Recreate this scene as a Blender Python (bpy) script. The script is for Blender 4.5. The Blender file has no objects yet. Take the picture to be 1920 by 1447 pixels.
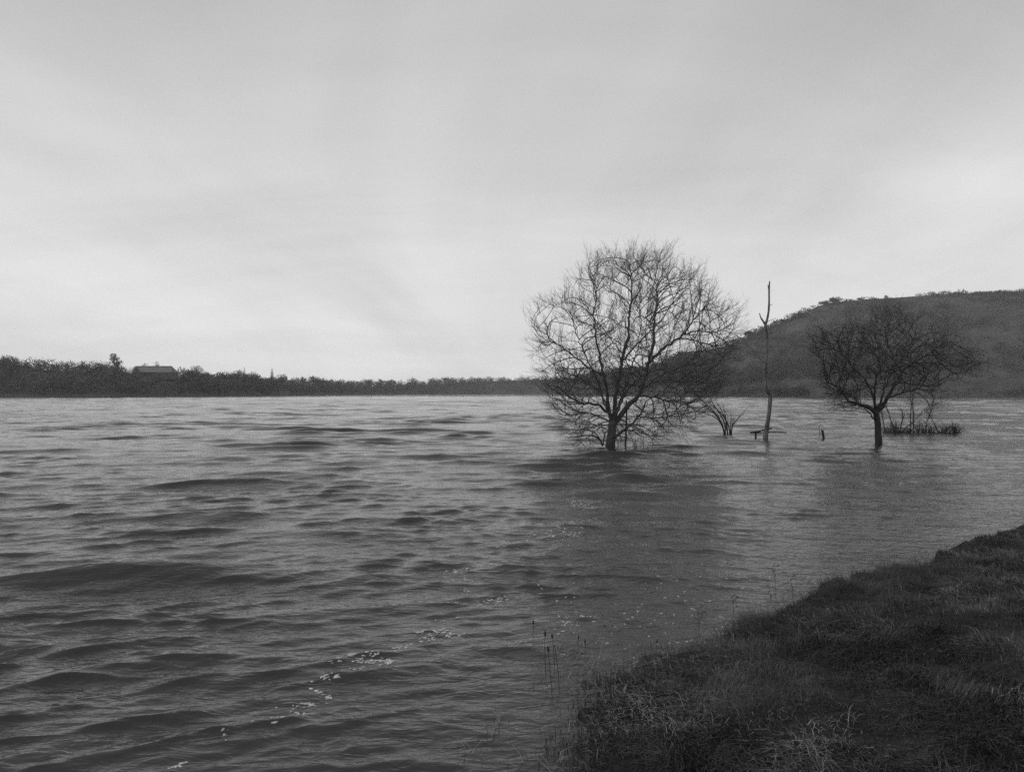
import bpy, math, random
import numpy as np
from mathutils import Vector, kdtree

# ------------------------------------------------------------------ camera
SC = bpy.context.scene
COL = SC.collection
FPX, CX, HY, CAMH = 1350.0, 960.0, 736.5, 2.2      # focal length, centre, horizon (in 1920-px units), eye height
cam_d = bpy.data.cameras.new('camera')
cam_d.sensor_width = 36.0
cam_d.lens = 36.0 * FPX / 1920.0
cam_d.shift_y = 13.0 / 1920.0
cam_d.clip_start = 0.1
cam_d.clip_end = 9000.0
cam = bpy.data.objects.new('camera', cam_d)
cam.location = (0, 0, CAMH)
cam.rotation_euler = (math.radians(90), 0, 0)
COL.objects.link(cam)
SC.camera = cam

# ------------------------------------------------------------------ sky and sun (overcast, black and white film)
SUN_EL, SUN_AZ = math.radians(30), math.radians(-104)     # azimuth from straight ahead, left negative
W = bpy.data.worlds.new('World')
SC.world = W
W.use_nodes = True
nt = W.node_tree
nt.nodes.clear()


def N(tree, typ, **kw):
    n = tree.nodes.new(typ)
    for k, v in kw.items():
        if k.startswith('i_'):
            n.inputs[int(k[2:]) if k[2:].isdigit() else k[2:]].default_value = v
        else:
            setattr(n, k, v)
    return n


def math_node(tree, op, a, b=None, clamp=False):
    n = tree.nodes.new('ShaderNodeMath')
    n.operation = op
    n.use_clamp = clamp
    for i, v in enumerate((a, b)):
        if v is None:
            continue
        if isinstance(v, (int, float)):
            n.inputs[i].default_value = v
        else:
            tree.links.new(v, n.inputs[i])
    return n.outputs[0]


sky = N(nt, 'ShaderNodeTexSky', sky_type='NISHITA', sun_disc=False, sun_elevation=SUN_EL,
        sun_rotation=SUN_AZ, altitude=50, air_density=1.2, dust_density=4.0, ozone_density=1.0)
bw = N(nt, 'ShaderNodeRGBToBW')
nt.links.new(sky.outputs[0], bw.inputs[0])
tc = N(nt, 'ShaderNodeTexCoord')
sep = N(nt, 'ShaderNodeSeparateXYZ')
nt.links.new(tc.outputs['Generated'], sep.inputs[0])
zc = math_node(nt, 'MAXIMUM', sep.outputs[2], 0.0)
den = math_node(nt, 'ADD', zc, 0.22)
u = math_node(nt, 'DIVIDE', sep.outputs[0], den)
v = math_node(nt, 'DIVIDE', sep.outputs[1], den)
comb = N(nt, 'ShaderNodeCombineXYZ')
nt.links.new(u, comb.inputs[0]); nt.links.new(v, comb.inputs[1])
mp = N(nt, 'ShaderNodeMapping')
mp.inputs['Rotation'].default_value = (0, 0, math.radians(20))
mp.inputs['Scale'].default_value = (1.15, 0.34, 1)
mp.inputs['Location'].default_value = (3.1, 1.7, 0)
nt.links.new(comb.outputs[0], mp.inputs[0])
nz = N(nt, 'ShaderNodeTexNoise')
nz.inputs['Scale'].default_value = 1.1
nz.inputs['Detail'].default_value = 5.0
nz.inputs['Roughness'].default_value = 0.52
nz.inputs['Distortion'].default_value = 0.5
nt.links.new(mp.outputs[0], nz.inputs['Vector'])
cl = N(nt, 'ShaderNodeMapRange')
cl.inputs[1].default_value, cl.inputs[2].default_value = 0.28, 0.72
cl.inputs[3].default_value, cl.inputs[4].default_value = 0.84, 1.09
nt.links.new(nz.outputs[0], cl.inputs[0])
mp2 = N(nt, 'ShaderNodeMapping')
mp2.inputs['Rotation'].default_value = (0, 0, math.radians(-12))
mp2.inputs['Scale'].default_value = (0.5, 1.1, 1)
mp2.inputs['Location'].default_value = (1.3, 5.2, 0)
nt.links.new(comb.outputs[0], mp2.inputs[0])
nz2 = N(nt, 'ShaderNodeTexNoise')
nz2.inputs['Scale'].default_value = 1.3
nz2.inputs['Detail'].default_value = 6.0
nz2.inputs['Roughness'].default_value = 0.55
nz2.inputs['Distortion'].default_value = 0.8
nt.links.new(mp2.outputs[0], nz2.inputs['Vector'])
cl2 = N(nt, 'ShaderNodeMapRange')
cl2.inputs[1].default_value, cl2.inputs[2].default_value = 0.3, 0.7
cl2.inputs[3].default_value, cl2.inputs[4].default_value = 0.91, 1.05
nt.links.new(nz2.outputs[0], cl2.inputs[0])
# cloud sheet: paler towards the horizon, seen through a thin layer of clear-sky brightness
zs_ = math_node(nt, 'SQRT', math_node(nt, 'ADD', math_node(nt, 'MULTIPLY', zc, zc), 0.008))
grad = math_node(nt, 'POWER', 2.718, math_node(nt, 'MULTIPLY', zs_, -4.2))
base = math_node(nt, 'ADD', math_node(nt, 'MULTIPLY', grad, 9.0), 3.5)
nish = math_node(nt, 'POWER', math_node(nt, 'MAXIMUM', bw.outputs[0], 0.01), 0.5)
tot = math_node(nt, 'ADD', base, math_node(nt, 'MULTIPLY', nish, 0.55))
tot = math_node(nt, 'MULTIPLY', math_node(nt, 'MULTIPLY', tot, cl.outputs[0]), cl2.outputs[0])
bg = N(nt, 'ShaderNodeBackground')
bg.inputs['Strength'].default_value = 0.1
nt.links.new(tot, bg.inputs['Color'])
wo = N(nt, 'ShaderNodeOutputWorld')
nt.links.new(bg.outputs[0], wo.inputs['Surface'])

sun_d = bpy.data.lights.new('sun', 'SUN')
sun_d.energy = 0.9
sun_d.angle = math.radians(14)
sun = bpy.data.objects.new('sun', sun_d)
COL.objects.link(sun)
sdir = Vector((math.sin(SUN_AZ) * math.cos(SUN_EL), math.cos(SUN_AZ) * math.cos(SUN_EL), math.sin(SUN_EL)))
sun.rotation_euler = sdir.to_track_quat('Z', 'Y').to_euler()

SC.view_settings.view_transform = 'Standard'
SC.view_settings.look = 'None'
SC.view_settings.exposure = 0.0
SC.view_settings.gamma = 1.0
SC.view_settings.use_curve_mapping = False
SC.render.engine = 'CYCLES'
SC.cycles.use_denoising = False
SC.cycles.max_bounces = 6
SC.cycles.caustics_reflective = False
SC.cycles.caustics_refractive = False
SC.cycles.filter_width = 1.5

# ------------------------------------------------------------------ helpers
random.seed(7)
RNG = np.random.default_rng(7)


def P(px, py, d):
    """point seen at photo pixel (px, py) when it stands d metres in front of the camera"""
    return Vector(((px - CX) / FPX * d, d, CAMH + (HY - py) / FPX * d))


def water_d(py):
    return CAMH * FPX / (py - HY)


def make_obj(name, verts, faces, mat, parent=None, smooth=False):
    me = bpy.data.meshes.new(name)
    me.from_pydata([tuple(p) for p in verts], [], faces)
    if smooth:
        me.polygons.foreach_set('use_smooth', [True] * len(me.polygons))
    me.materials.append(mat)
    me.update()
    o = bpy.data.objects.new(name, me)
    COL.objects.link(o)
    if parent is not None:
        o.parent = parent
        o.matrix_parent_inverse = parent_inv(parent)
    return o


def parent_inv(p):
    from mathutils import Matrix
    return Matrix.Translation(p.location).inverted()


def np_mesh(name, V, F, mat, parent=None, smooth=False):
    """fast mesh from numpy: V (n,3), F (m,k) with constant k"""
    me = bpy.data.meshes.new(name)
    V = np.ascontiguousarray(V, dtype=np.float32)
    F = np.ascontiguousarray(F, dtype=np.int32)
    k = F.shape[1]
    me.vertices.add(len(V)); me.vertices.foreach_set('co', V.ravel())
    me.loops.add(F.size); me.loops.foreach_set('vertex_index', F.ravel())
    me.polygons.add(len(F))
    me.polygons.foreach_set('loop_start', np.arange(0, F.size, k, dtype=np.int32))
    me.polygons.foreach_set('loop_total', np.full(len(F), k, dtype=np.int32))
    me.polygons.foreach_set('use_smooth', np.full(len(F), smooth, dtype=bool))
    me.materials.append(mat)
    me.update(calc_edges=True)
    me.validate()
    o = bpy.data.objects.new(name, me)
    COL.objects.link(o)
    if parent is not None:
        o.parent = parent
        o.matrix_parent_inverse = parent_inv(parent)
    return o


def tag(o, label=None, cat=None, group=None, kind=None):
    if label: o['label'] = label
    if cat: o['category'] = cat
    if group: o['group'] = group
    if kind: o['kind'] = kind
    return o


def thing(name, loc, label, cat, group=None):
    e = bpy.data.objects.new(name, None)
    e.location = loc
    e.empty_display_size = 0.3
    COL.objects.link(e)
    return tag(e, label, cat, group)


class TB:
    """collects tapered tubes"""
    def __init__(self):
        self.v = []; self.f = []

    def tube(self, pts, rad, sides=6, cap=True, lump=0.0):
        n = len(pts)
        b = len(self.v)
        ref = Vector((0.3, 0.9, 0.1))
        for i, p in enumerate(pts):
            t = (pts[min(i + 1, n - 1)] - pts[max(i - 1, 0)])
            if t.length < 1e-9:
                t = Vector((0, 0, 1))
            t.normalize()
            a = t.cross(ref)
            if a.length < 0.05:
                a = t.cross(Vector((1, 0, 0)))
            a.normalize()
            c = t.cross(a)
            for s in range(sides):
                an = 2 * math.pi * s / sides
                r = rad[i] * (1 + (random.uniform(-lump, lump) if lump else 0))
                self.v.append(p + a * (r * math.cos(an)) + c * (r * math.sin(an)))
        for i in range(n - 1):
            for s in range(sides):
                s2 = (s + 1) % sides
                q = b + i * sides
                self.f.append((q + s, q + s2, q + sides + s2, q + sides + s))
        if cap and sides > 3:
            self.f.append(tuple(b + (n - 1) * sides + s for s in range(sides)))

    def build(self, name, mat, parent=None, smooth=True):
        return make_obj(name, self.v, self.f, mat, parent, smooth)


def resample(pts, step):
    """smooth (Catmull-Rom) resample of a polyline of Vectors"""
    if len(pts) < 2:
        return pts
    out = []
    for i in range(len(pts) - 1):
        p0 = pts[max(i - 1, 0)]; p1 = pts[i]; p2 = pts[i + 1]; p3 = pts[min(i + 2, len(pts) - 1)]
        k = max(1, int((p2 - p1).length / step))
        for j in range(k):
            t = j / k
            out.append(0.5 * ((2 * p1) + (p2 - p0) * t + (2 * p0 - 5 * p1 + 4 * p2 - p3) * t * t
                              + (3 * p1 - p0 - 3 * p2 + p3) * t ** 3))
    out.append(pts[-1])
    return out


# ------------------------------------------------------------------ materials (grey: black-and-white photograph)
def principled(name, lo, hi, scale=6.0, rough=0.85, detail=6.0, bump=0.0, bump_scale=20.0, stretch=(1, 1, 1),
               coords='Object', spec=0.3, dist=0.02):
    m = bpy.data.materials.new(name)
    m.use_nodes = True
    t = m.node_tree
    b = t.nodes['Principled BSDF']
    b.inputs['Roughness'].default_value = rough
    b.inputs['Specular IOR Level'].default_value = spec
    tcn = N(t, 'ShaderNodeTexCoord')
    mpn = N(t, 'ShaderNodeMapping')
    mpn.inputs['Scale'].default_value = stretch
    t.links.new(tcn.outputs[coords], mpn.inputs[0])
    n1 = N(t, 'ShaderNodeTexNoise')
    n1.inputs['Scale'].default_value = scale
    n1.inputs['Detail'].default_value = detail
    n1.inputs['Roughness'].default_value = 0.6
    t.links.new(mpn.outputs[0], n1.inputs['Vector'])
    r = N(t, 'ShaderNodeMapRange')
    r.inputs[1].default_value, r.inputs[2].default_value = 0.3, 0.7
    r.inputs[3].default_value, r.inputs[4].default_value = lo, hi
    t.links.new(n1.outputs[0], r.inputs[0])
    t.links.new(r.outputs[0], b.inputs['Base Color'])
    if bump:
        n2 = N(t, 'ShaderNodeTexNoise')
        n2.inputs['Scale'].default_value = bump_scale
        n2.inputs['Detail'].default_value = 5
        t.links.new(mpn.outputs[0], n2.inputs['Vector'])
        bp = N(t, 'ShaderNodeBump')
        bp.inputs['Strength'].default_value = bump
        bp.inputs['Distance'].default_value = dist
        t.links.new(n2.outputs[0], bp.inputs['Height'])
        t.links.new(bp.outputs[0], b.inputs['Normal'])
    return m


M_bark = principled('bark', 0.035, 0.10, 7, 0.9, bump=0.6, bump_scale=25, stretch=(1, 1, 0.35))
M_twig = principled('twig_bark', 0.05, 0.11, 3, 0.85)
M_darkbark = principled('wet_dark_bark', 0.02, 0.05, 7, 0.8, bump=0.5, bump_scale=25, stretch=(1, 1, 0.4))
M_darktwig = principled('dark_twig_bark', 0.03, 0.075, 3, 0.85)
M_deadwood = principled('bleached_dead_wood', 0.03, 0.20, 4, 0.75, bump=0.5, bump_scale=20, stretch=(3, 3, 0.6))
M_soil = principled('wet_bank_soil', 0.008, 0.022, 5, 0.8, bump=0.8, bump_scale=14)
M_grass = principled('bank_grass', 0.010, 0.10, 2.6, 0.8, detail=9)
M_straw = principled('dead_straw', 0.16, 0.40, 3, 0.8)
M_foam = principled('foam', 0.32, 0.75, 30, 0.7)
M_reed = principled('reed', 0.02, 0.05, 9, 0.8)
M_strawreed = principled('pale_reed', 0.18, 0.30, 9, 0.8)
M_wood = principled('winter_wood', 0.045, 0.11, 0.02, 0.95, detail=6)
M_scrub = principled('hill_scrub', 0.010, 0.038, 0.018, 0.95, detail=6)
M_ever = principled('evergreen', 0.02, 0.045, 0.1, 0.9)
M_roof = principled('slate_roof', 0.13, 0.19, 1.0, 0.7)
M_wall = principled('stone_wall', 0.06, 0.12, 0.8, 0.9)
M_hill = principled('hill_ground', 0.016, 0.080, 0.022, 0.95, detail=8, stretch=(1, 1.3, 2.5))
M_white = principled('white_paint', 0.6, 0.75, 3, 0.6)

# water: dark murky lake, ripples finer than the mesh come from bump
M_water = bpy.data.materials.new('lake_water')
M_water.use_nodes = True
t = M_water.node_tree
b = t.nodes['Principled BSDF']
b.inputs['Base Color'].default_value = (0.038, 0.038, 0.038, 1)
b.inputs['Roughness'].default_value = 0.07
b.inputs['IOR'].default_value = 1.333
geo = N(t, 'ShaderNodeNewGeometry')
heights = []
for sc, st, wgt in ((3.0, (0.5, 1.0, 1), 0.55), (8.5, (0.40, 1.0, 1), 0.62), (22.0, (0.45, 1.0, 1), 0.26)):
    mpn = N(t, 'ShaderNodeMapping')
    mpn.inputs['Scale'].default_value = st
    mpn.inputs['Rotation'].default_value = (0, 0, random.uniform(-0.25, 0.25))
    t.links.new(geo.outputs['Position'], mpn.inputs[0])
    n1 = N(t, 'ShaderNodeTexNoise')
    n1.inputs['Scale'].default_value = sc
    n1.inputs['Detail'].default_value = 2.0
    n1.inputs['Distortion'].default_value = 0.6
    t.links.new(mpn.outputs[0], n1.inputs['Vector'])
    if sc < 20:       # sharp little crests, rounded troughs
        rg = math_node(t, 'ABSOLUTE', math_node(t, 'SUBTRACT', n1.outputs[0], 0.5))
        heights.append(math_node(t, 'MULTIPLY', rg, -1.5 * wgt))
    else:
        heights.append(math_node(t, 'MULTIPLY', n1.outputs[0], wgt))
h = math_node(t, 'ADD', math_node(t, 'ADD', heights[0], heights[1]), heights[2])
gust = N(t, 'ShaderNodeTexNoise')
gust.inputs['Scale'].default_value = 0.16
gust.inputs['Detail'].default_value = 3
t.links.new(geo.outputs['Position'], gust.inputs['Vector'])
gr = N(t, 'ShaderNodeMapRange')
gr.inputs[1].default_value, gr.inputs[2].default_value = 0.35, 0.65
gr.inputs[3].default_value, gr.inputs[4].default_value = 0.55, 1.0
t.links.new(gust.outputs[0], gr.inputs[0])
bp = N(t, 'ShaderNodeBump')
bp.inputs['Distance'].default_value = 0.031
t.links.new(gr.outputs[0], bp.inputs['Strength'])
t.links.new(h, bp.inputs['Height'])
t.links.new(bp.outputs[0], b.inputs['Normal'])

# ------------------------------------------------------------------ shoreline and bank
shore_px = [(1920, 1008), (1800, 1036), (1715, 1066), (1640, 1097), (1560, 1114), (1500, 1127), (1440, 1150),
            (1410, 1172), (1360, 1200), (1290, 1223), (1205, 1246), (1150, 1285), (1105, 1340), (1075, 1400), (1050, 1470)]
shore = []
for px, py in shore_px:
    d = water_d(py)
    shore.append(((px - CX) / FPX * d, d))
shore = [(80, 60), (40, 36), (22, 23), (12.5, 14.5)] + shore + [(0.1, 3.3), (-0.5, 2.7), (-1.6, 2.1), (-5, 1.2), (-12, 0.0), (-30, -4), (-80, -16)]
SH = np.array(shore)


def shore_sd(x, y):
    """signed distance to the waterline: positive on land (camera side)"""
    x = np.asarray(x, float); y = np.asarray(y, float)
    best = np.full(x.shape, 1e9); sign = np.ones(x.shape)
    for i in range(len(SH) - 1):
        a = SH[i]; b2 = SH[i + 1]
        dx, dy = b2 - a
        L2 = dx * dx + dy * dy
        tt = np.clip(((x - a[0]) * dx + (y - a[1]) * dy) / L2, 0, 1)
        ex = x - (a[0] + tt * dx); ey = y - (a[1] + tt * dy)
        d2 = ex * ex + ey * ey
        cr = dx * (y - a[1]) - dy * (x - a[0])
        m = d2 < best
        best = np.where(m, d2, best)
        sign = np.where(m, np.where(cr > 0, 1.0, -1.0), sign)
    return np.sqrt(best) * sign


_VT = {}


def vnoise(x, y, seed, scale):
    """smooth value noise, -1..1"""
    if seed not in _VT:
        _VT[seed] = np.random.default_rng(seed).uniform(-1, 1, (64, 64))
    T = _VT[seed]
    X = np.asarray(x) * scale + 1000.37; Y = np.asarray(y) * scale + 1000.71
    xi = np.floor(X).astype(int); yi = np.floor(Y).astype(int)
    fx = X - xi; fy = Y - yi
    fx = fx * fx * (3 - 2 * fx); fy = fy * fy * (3 - 2 * fy)
    a = T[xi % 64, yi % 64]; b_ = T[(xi + 1) % 64, yi % 64]
    c = T[xi % 64, (yi + 1) % 64]; d = T[(xi + 1) % 64, (yi + 1) % 64]
    return (a * (1 - fx) + b_ * fx) * (1 - fy) + (c * (1 - fx) + d * fx) * fy


def sstep(a, b_, x):
    t_ = np.clip((x - a) / (b_ - a), 0, 1)
    return t_ * t_ * (3 - 2 * t_)


def bank_z(x, y):
    sd = shore_sd(x, y)
    sd = sd + 0.20 * vnoise(x, y, 1, 1.1) + 0.14 * vnoise(x, y, 2, 3.1) + 0.07 * vnoise(x, y, 3, 8.0)
    lip = 0.02 + 0.17 * sstep(1.6, 3.2, x) * (0.75 + 0.35 * vnoise(x, y, 4, 0.9))
    low = 1 - sstep(1.5, 2.8, x)                  # on the left the turf slides gently under the water
    z = np.where(sd > 0, lip * sstep(0, 0.12, sd) + 0.035 * sd + 0.05 * sstep(0.2, 3, sd), (0.45 - 0.35 * low) * sd)
    z = np.clip(z, -1.6, 0.75)
    z = z + np.where(sd > 0, sstep(0, 0.4, sd) * (1 - 0.6 * low * (1 - sstep(.4, 1.6, sd))) * (0.045 * vnoise(x, y, 5, 1.7) + 0.04 * vnoise(x, y, 6, 4.5)
                                                   + 0.012 * vnoise(x, y, 7, 14.0)), 0)
    return z


def axis(lo, hi, f0, f1, step):
    fine = np.arange(f0, f1, step)
    a = []
    q, s = f0, step
    while q > lo:
        s *= 1.35; q -= s; a.append(q)
    c = []
    q, s = f1, step
    while q < hi:
        s *= 1.35; q += s; c.append(q)
    return np.array(a[::-1] + list(fine) + c)


bx = axis(-90, 90, -3.2, 9.5, 0.055)
by = axis(-90, 60, 2.2, 13.0, 0.055)
GX, GY = np.meshgrid(bx, by, indexing='ij')
GZ = bank_z(GX, GY)


def grid_faces(n, m):
    i, j = np.meshgrid(np.arange(n - 1), np.arange(m - 1), indexing='ij')
    q = (i * m + j).ravel()
    return np.stack([q, q + m, q + m + 1, q + 1], 1)


bank = np_mesh('bank_ground', np.stack([GX.ravel(), GY.ravel(), GZ.ravel()], 1), grid_faces(len(bx), len(by)),
               M_soil, smooth=True)
tag(bank, kind='structure')

# ------------------------------------------------------------------ water with wind waves
NW = 230
lam = np.concatenate([np.exp(RNG.uniform(math.log(0.12), math.log(1.0), 130)),
                      np.exp(RNG.uniform(math.log(1.0), math.log(2.9), 60)),
                      np.exp(RNG.uniform(math.log(3.0), math.log(9.0), 40))])
th = RNG.normal(0, 1, NW) * np.radians(np.where(lam > 1.0, 14, np.where(lam > 0.4, 18, 25)))
ph = RNG.uniform(0, 2 * math.pi, NW)
ka = np.where(lam < 0.3, 0.024, np.where(lam < 0.6, 0.019, np.where(lam < 1.0, 0.012, np.where(lam < 1.5, 0.018, np.where(lam < 2.95, 0.018, 0.018)))))
kk = 2 * math.pi / lam


def spacing(r):
    return 0.0049 * r * (1 + 5.0 * sstep(320.0, 900.0, r))


def waves(x, y):
    """Gerstner sum: returns displaced coordinates"""
    r = np.hypot(x, y)
    sp = spacing(r)
    side = np.clip(x / np.maximum(y, 1.0) * 2.2, -1, 1)         # crests fan round the bay
    sd = -shore_sd(x, y)
    shelter = 0.30 + 0.70 * sstep(0.0, 7.0, sd)
    lee = 1 - 0.35 * sstep(0.05, 0.5, x / np.maximum(y, 1.0))     # calmer behind the flooded trees
    edge = sstep(-0.1, 0.9, sd)
    big = shelter * lee * edge * (0.72 + 0.28 * sstep(8.0, 22.0, r))
    small = (0.55 + 0.45 * sstep(0.0, 3.0, sd)) * edge
    ox = np.zeros_like(x); oy = np.zeros_like(x)
    zz = [np.zeros_like(x), np.zeros_like(x), np.zeros_like(x)]
    # slow groups so that some crests stand out and others die away
    g1 = 0.5 + 0.5 * vnoise(x, y, 21, 0.23) + 0.35 * vnoise(x, y, 22, 0.55)
    grp_big = 0.22 + 1.4 * np.clip(g1, 0, 1.4) ** 1.6
    grp_small = 0.85 + 0.4 * vnoise(x, y, 23, 0.35) + 0.25 * vnoise(x, y, 24, 1.1)
    far = sstep(50.0, 180.0, r)
    for i in range(NW):
        w = np.clip(lam[i] / (2.2 * sp) - 0.85, 0, 1)
        w = w * (1 + 0.75 * side * (-1 if th[i] > 0 else 1) * min(1, abs(th[i]) / 0.35))
        w = w * (far if lam[i] > 2.95 else (big * grp_big if lam[i] > 1.0 else small * grp_small))
        c, s = math.sin(th[i]), -math.cos(th[i])                 # travelling towards the bank
        p = kk[i] * (c * x + s * y) + ph[i]
        a = ka[i] / kk[i]
        sn = np.sin(p) * w
        oz = zz[0 if lam[i] < 1.0 else (1 if lam[i] < 2.95 else 2)]
        oz += a * np.cos(p) * w
        if 0.5 < lam[i] < 2.95:
            oz += 0.36 * a * np.sin(2 * p) * w               # fronts steeper than backs
        q = 1.3 if lam[i] < 1.0 else 1.0
        ox -= a * c * sn * q
        oy -= a * s * sn * q
    # peaked crests, flat troughs
    a_all = ka / kk
    for j, (sel, beta) in enumerate(((lam < 1.0, 0.14), ((lam >= 1.0) & (lam < 2.95), 0.12))):
        sig = math.sqrt(float(np.sum(a_all[sel] ** 2)) / 2)
        zc_ = np.clip(zz[j] / sig, -1.25, 3.0)
        zz[j] = zz[j] + beta * sig * (zc_ ** 2 - 1) * sstep(0, .6, sd)
    return x + ox, y + oy, zz[0] + zz[1] + zz[2]


rs = [2.0]
while rs[-1] < 2600:
    rs.append(rs[-1] + float(spacing(np.array(rs[-1]))))
rs = np.array(rs)
ths = np.radians(np.linspace(-47, 47, 560))
RR, TT = np.meshgrid(rs, ths, indexing='ij')
WX, WY = RR * np.sin(TT), RR * np.cos(TT)
ax_, ay_, az_ = waves(WX, WY)
water = np_mesh('lake_water', np.stack([ax_.ravel(), ay_.ravel(), az_.ravel()], 1), grid_faces(len(rs), len(ths))[:, ::-1],
                M_water, smooth=True)
tag(water, kind='structure')


def water_z(px, py):
    x = np.array([px], float); y = np.array([py], float)
    return float(waves(x, y)[2][0])


# ------------------------------------------------------------------ far shore and hills
sky_x = np.array([-500, 0, 120, 205, 240, 325, 345, 400, 450, 520, 600, 700, 760, 800, 870, 950, 1000, 1080, 1187, 1243,
                  1272, 1345, 1370, 1392, 1407, 1439, 1469, 1504, 1534, 1559, 1611, 1673, 1710, 1800, 1920, 2400], float)
sky_y = np.array([668, 676, 682, 684, 687, 694, 698, 702, 705, 710, 714, 716, 715, 713, 709, 707, 706, 702, 688, 676,
                  656, 648, 639, 635, 623, 611, 598, 583, 569, 562, 556, 553, 550, 544, 540, 560], float)
dis_x = np.array([-500, 205, 330, 520, 700, 900, 1000, 1080, 1200, 1330, 1500, 1715, 2000, 2400], float)
dis_d = np.array([430, 457, 500, 650, 1000, 1480, 1450, 1250, 860, 690, 640, 620, 600, 560], float)
dep_d = np.array([60, 60, 60, 80, 90, 110, 130, 170, 230, 260, 280, 280, 280, 280], float)
th_x = np.array([-500, 300, 520, 700, 900, 1000, 1200, 1300, 1400, 2400], float)
th_h = np.array([7.0, 7.0, 8.0, 9.0, 11.0, 10.0, 7.0, 4.8, 4.0, 3.4], float)      # height of the tree cover


def shoreD(px): return np.interp(px, dis_x, dis_d)
def ridgeD(px): return shoreD(px) + np.interp(px, dis_x, dep_d)


def land(px, tt):
    """ground point for column px at tt: 0 waterline .. 1 ridge .. 2 behind it"""
    D = shoreD(px); R = ridgeD(px)
    zr = CAMH + (HY - np.interp(px, sky_x, sky_y)) / FPX * R - np.interp(px, th_x, th_h) * 0.75
    zr = np.maximum(zr, 1.5)
    hillw = sstep(1150, 1400, px)
    prof_a = tt ** 0.85
    prof_b = 0.10 * sstep(0, 0.25, tt) + 0.90 * sstep(0.12, 1.06, tt) ** 0.9
    f = np.where(tt <= 1, prof_a * (1 - hillw) + prof_b * hillw, 1 - 0.35 * (tt - 1))
    y = D + (R - D) * tt
    x = (px - CX) / FPX * y
    z = zr * f
    amp = np.clip(tt, 0, 1) * (1.2 + 2.0 * hillw) * np.where(tt > 1, 1, (1 - tt) + 0.15)
    z = z + amp * (vnoise(x, y, 31, 0.02) + 0.5 * vnoise(x, y, 32, 0.055))
    z = np.where(tt < 0, -2.0, z + 0.15)
    return x, y, z


pxs = np.linspace(-480, 2380, 420)
tts = np.array([-0.12, 0.0] + list(np.linspace(0.012, 1.0, 44)) + [1.1, 1.3, 1.7, 2.2])
PX, TTT = np.meshgrid(pxs, tts, indexing='ij')
lx, ly, lz = land(PX, TTT)
hills = np_mesh('hills', np.stack([lx.ravel(), ly.ravel(), lz.ravel()], 1), grid_faces(len(pxs), len(tts)), M_hill, smooth=True)
tag(hills, kind='structure')


def fuzz(centres, radii, n, length, width, up=0.5, seed=1, top=0.0):
    """fine winter twig masses: n slivers spread in each ellipsoid. returns V, F"""
    r = np.random.default_rng(seed)
    M = len(centres)
    c = np.repeat(centres, n, 0); ra = np.repeat(radii, n, 0)
    d = r.normal(size=(M * n, 3)); d /= np.linalg.norm(d, axis=1)[:, None]
    rad = r.uniform(0.15, 1.0, M * n) ** 0.45
    p = c + d * ra * rad[:, None]
    dirv = d * 0.9 + r.normal(size=(M * n, 3)) * 0.7
    dirv[:, 2] += up
    dirv /= np.linalg.norm(dirv, axis=1)[:, None]
    sc = (ra.mean(1) / 3.0)[:, None]
    L = (length * r.uniform(0.5, 1.5, M * n))[:, None] * sc
    sidev = np.cross(dirv, r.normal(size=(M * n, 3)))
    sidev /= np.linalg.norm(sidev, axis=1)[:, None]
    Wd = (width * r.uniform(0.6, 1.4, M * n))[:, None] * sc
    V = np.stack([p - sidev * Wd, p + sidev * Wd, p + dirv * L], 1).reshape(-1, 3)
    F = np.arange(len(V)).reshape(-1, 3)
    return V, F


# woods along the left and far shore: one mass
def scatter(x0, x1, n, seed, tmin=0.0, tmax=1.0):
    r = np.random.default_rng(seed)
    px = r.uniform(x0, x1, n); tt = r.uniform(tmin, tmax, n)
    x, y, z = land(px, tt)
    return px, tt, x, y, z, r


VF = []
for cnt_, seed_, t0, t1, nsl, ln_, wd_ in ((1700, 41, 0.0, .95, 55, 1.7, .30), (800, 46, .72, 1.03, 130, 1.1, .15)):
    px, tt, x, y, z, r = scatter(-380, 1330, cnt_, seed_, t0, t1)
    kp = r.uniform(0, 1, len(px)) > sstep(1080, 1330, px)
    px, tt, x, y, z = px[kp], tt[kp], x[kp], y[kp], z[kp]
    hh = np.interp(px, th_x, th_h) * r.uniform(0.6, 1.18, len(px)) * (1 + .30 * vnoise(x, y, 43, .035))
    hh = np.where(tt < 0.06, hh * 0.5, hh)
    barn = (px > 236) & (px < 338) & (tt > 0.55)
    hh = np.where(barn, hh * np.where(px < 262, .75, .42), hh)
    rad = np.stack([hh * r.uniform(0.35, 0.65, len(px)), hh * 0.45, hh * 0.5], 1)
    VF.append(fuzz(np.stack([x, y, z + hh * 0.46], 1), rad, nsl, ln_, wd_, 0.45, seed_ + 1))
V = np.concatenate([q[0] for q in VF]); F = np.arange(len(V)).reshape(-1, 3)
wood = np_mesh('far_wood', V, F, M_wood)
tag(wood, 'grey winter woodland along the far left shore of the lake', 'woodland', kind='stuff')

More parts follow.
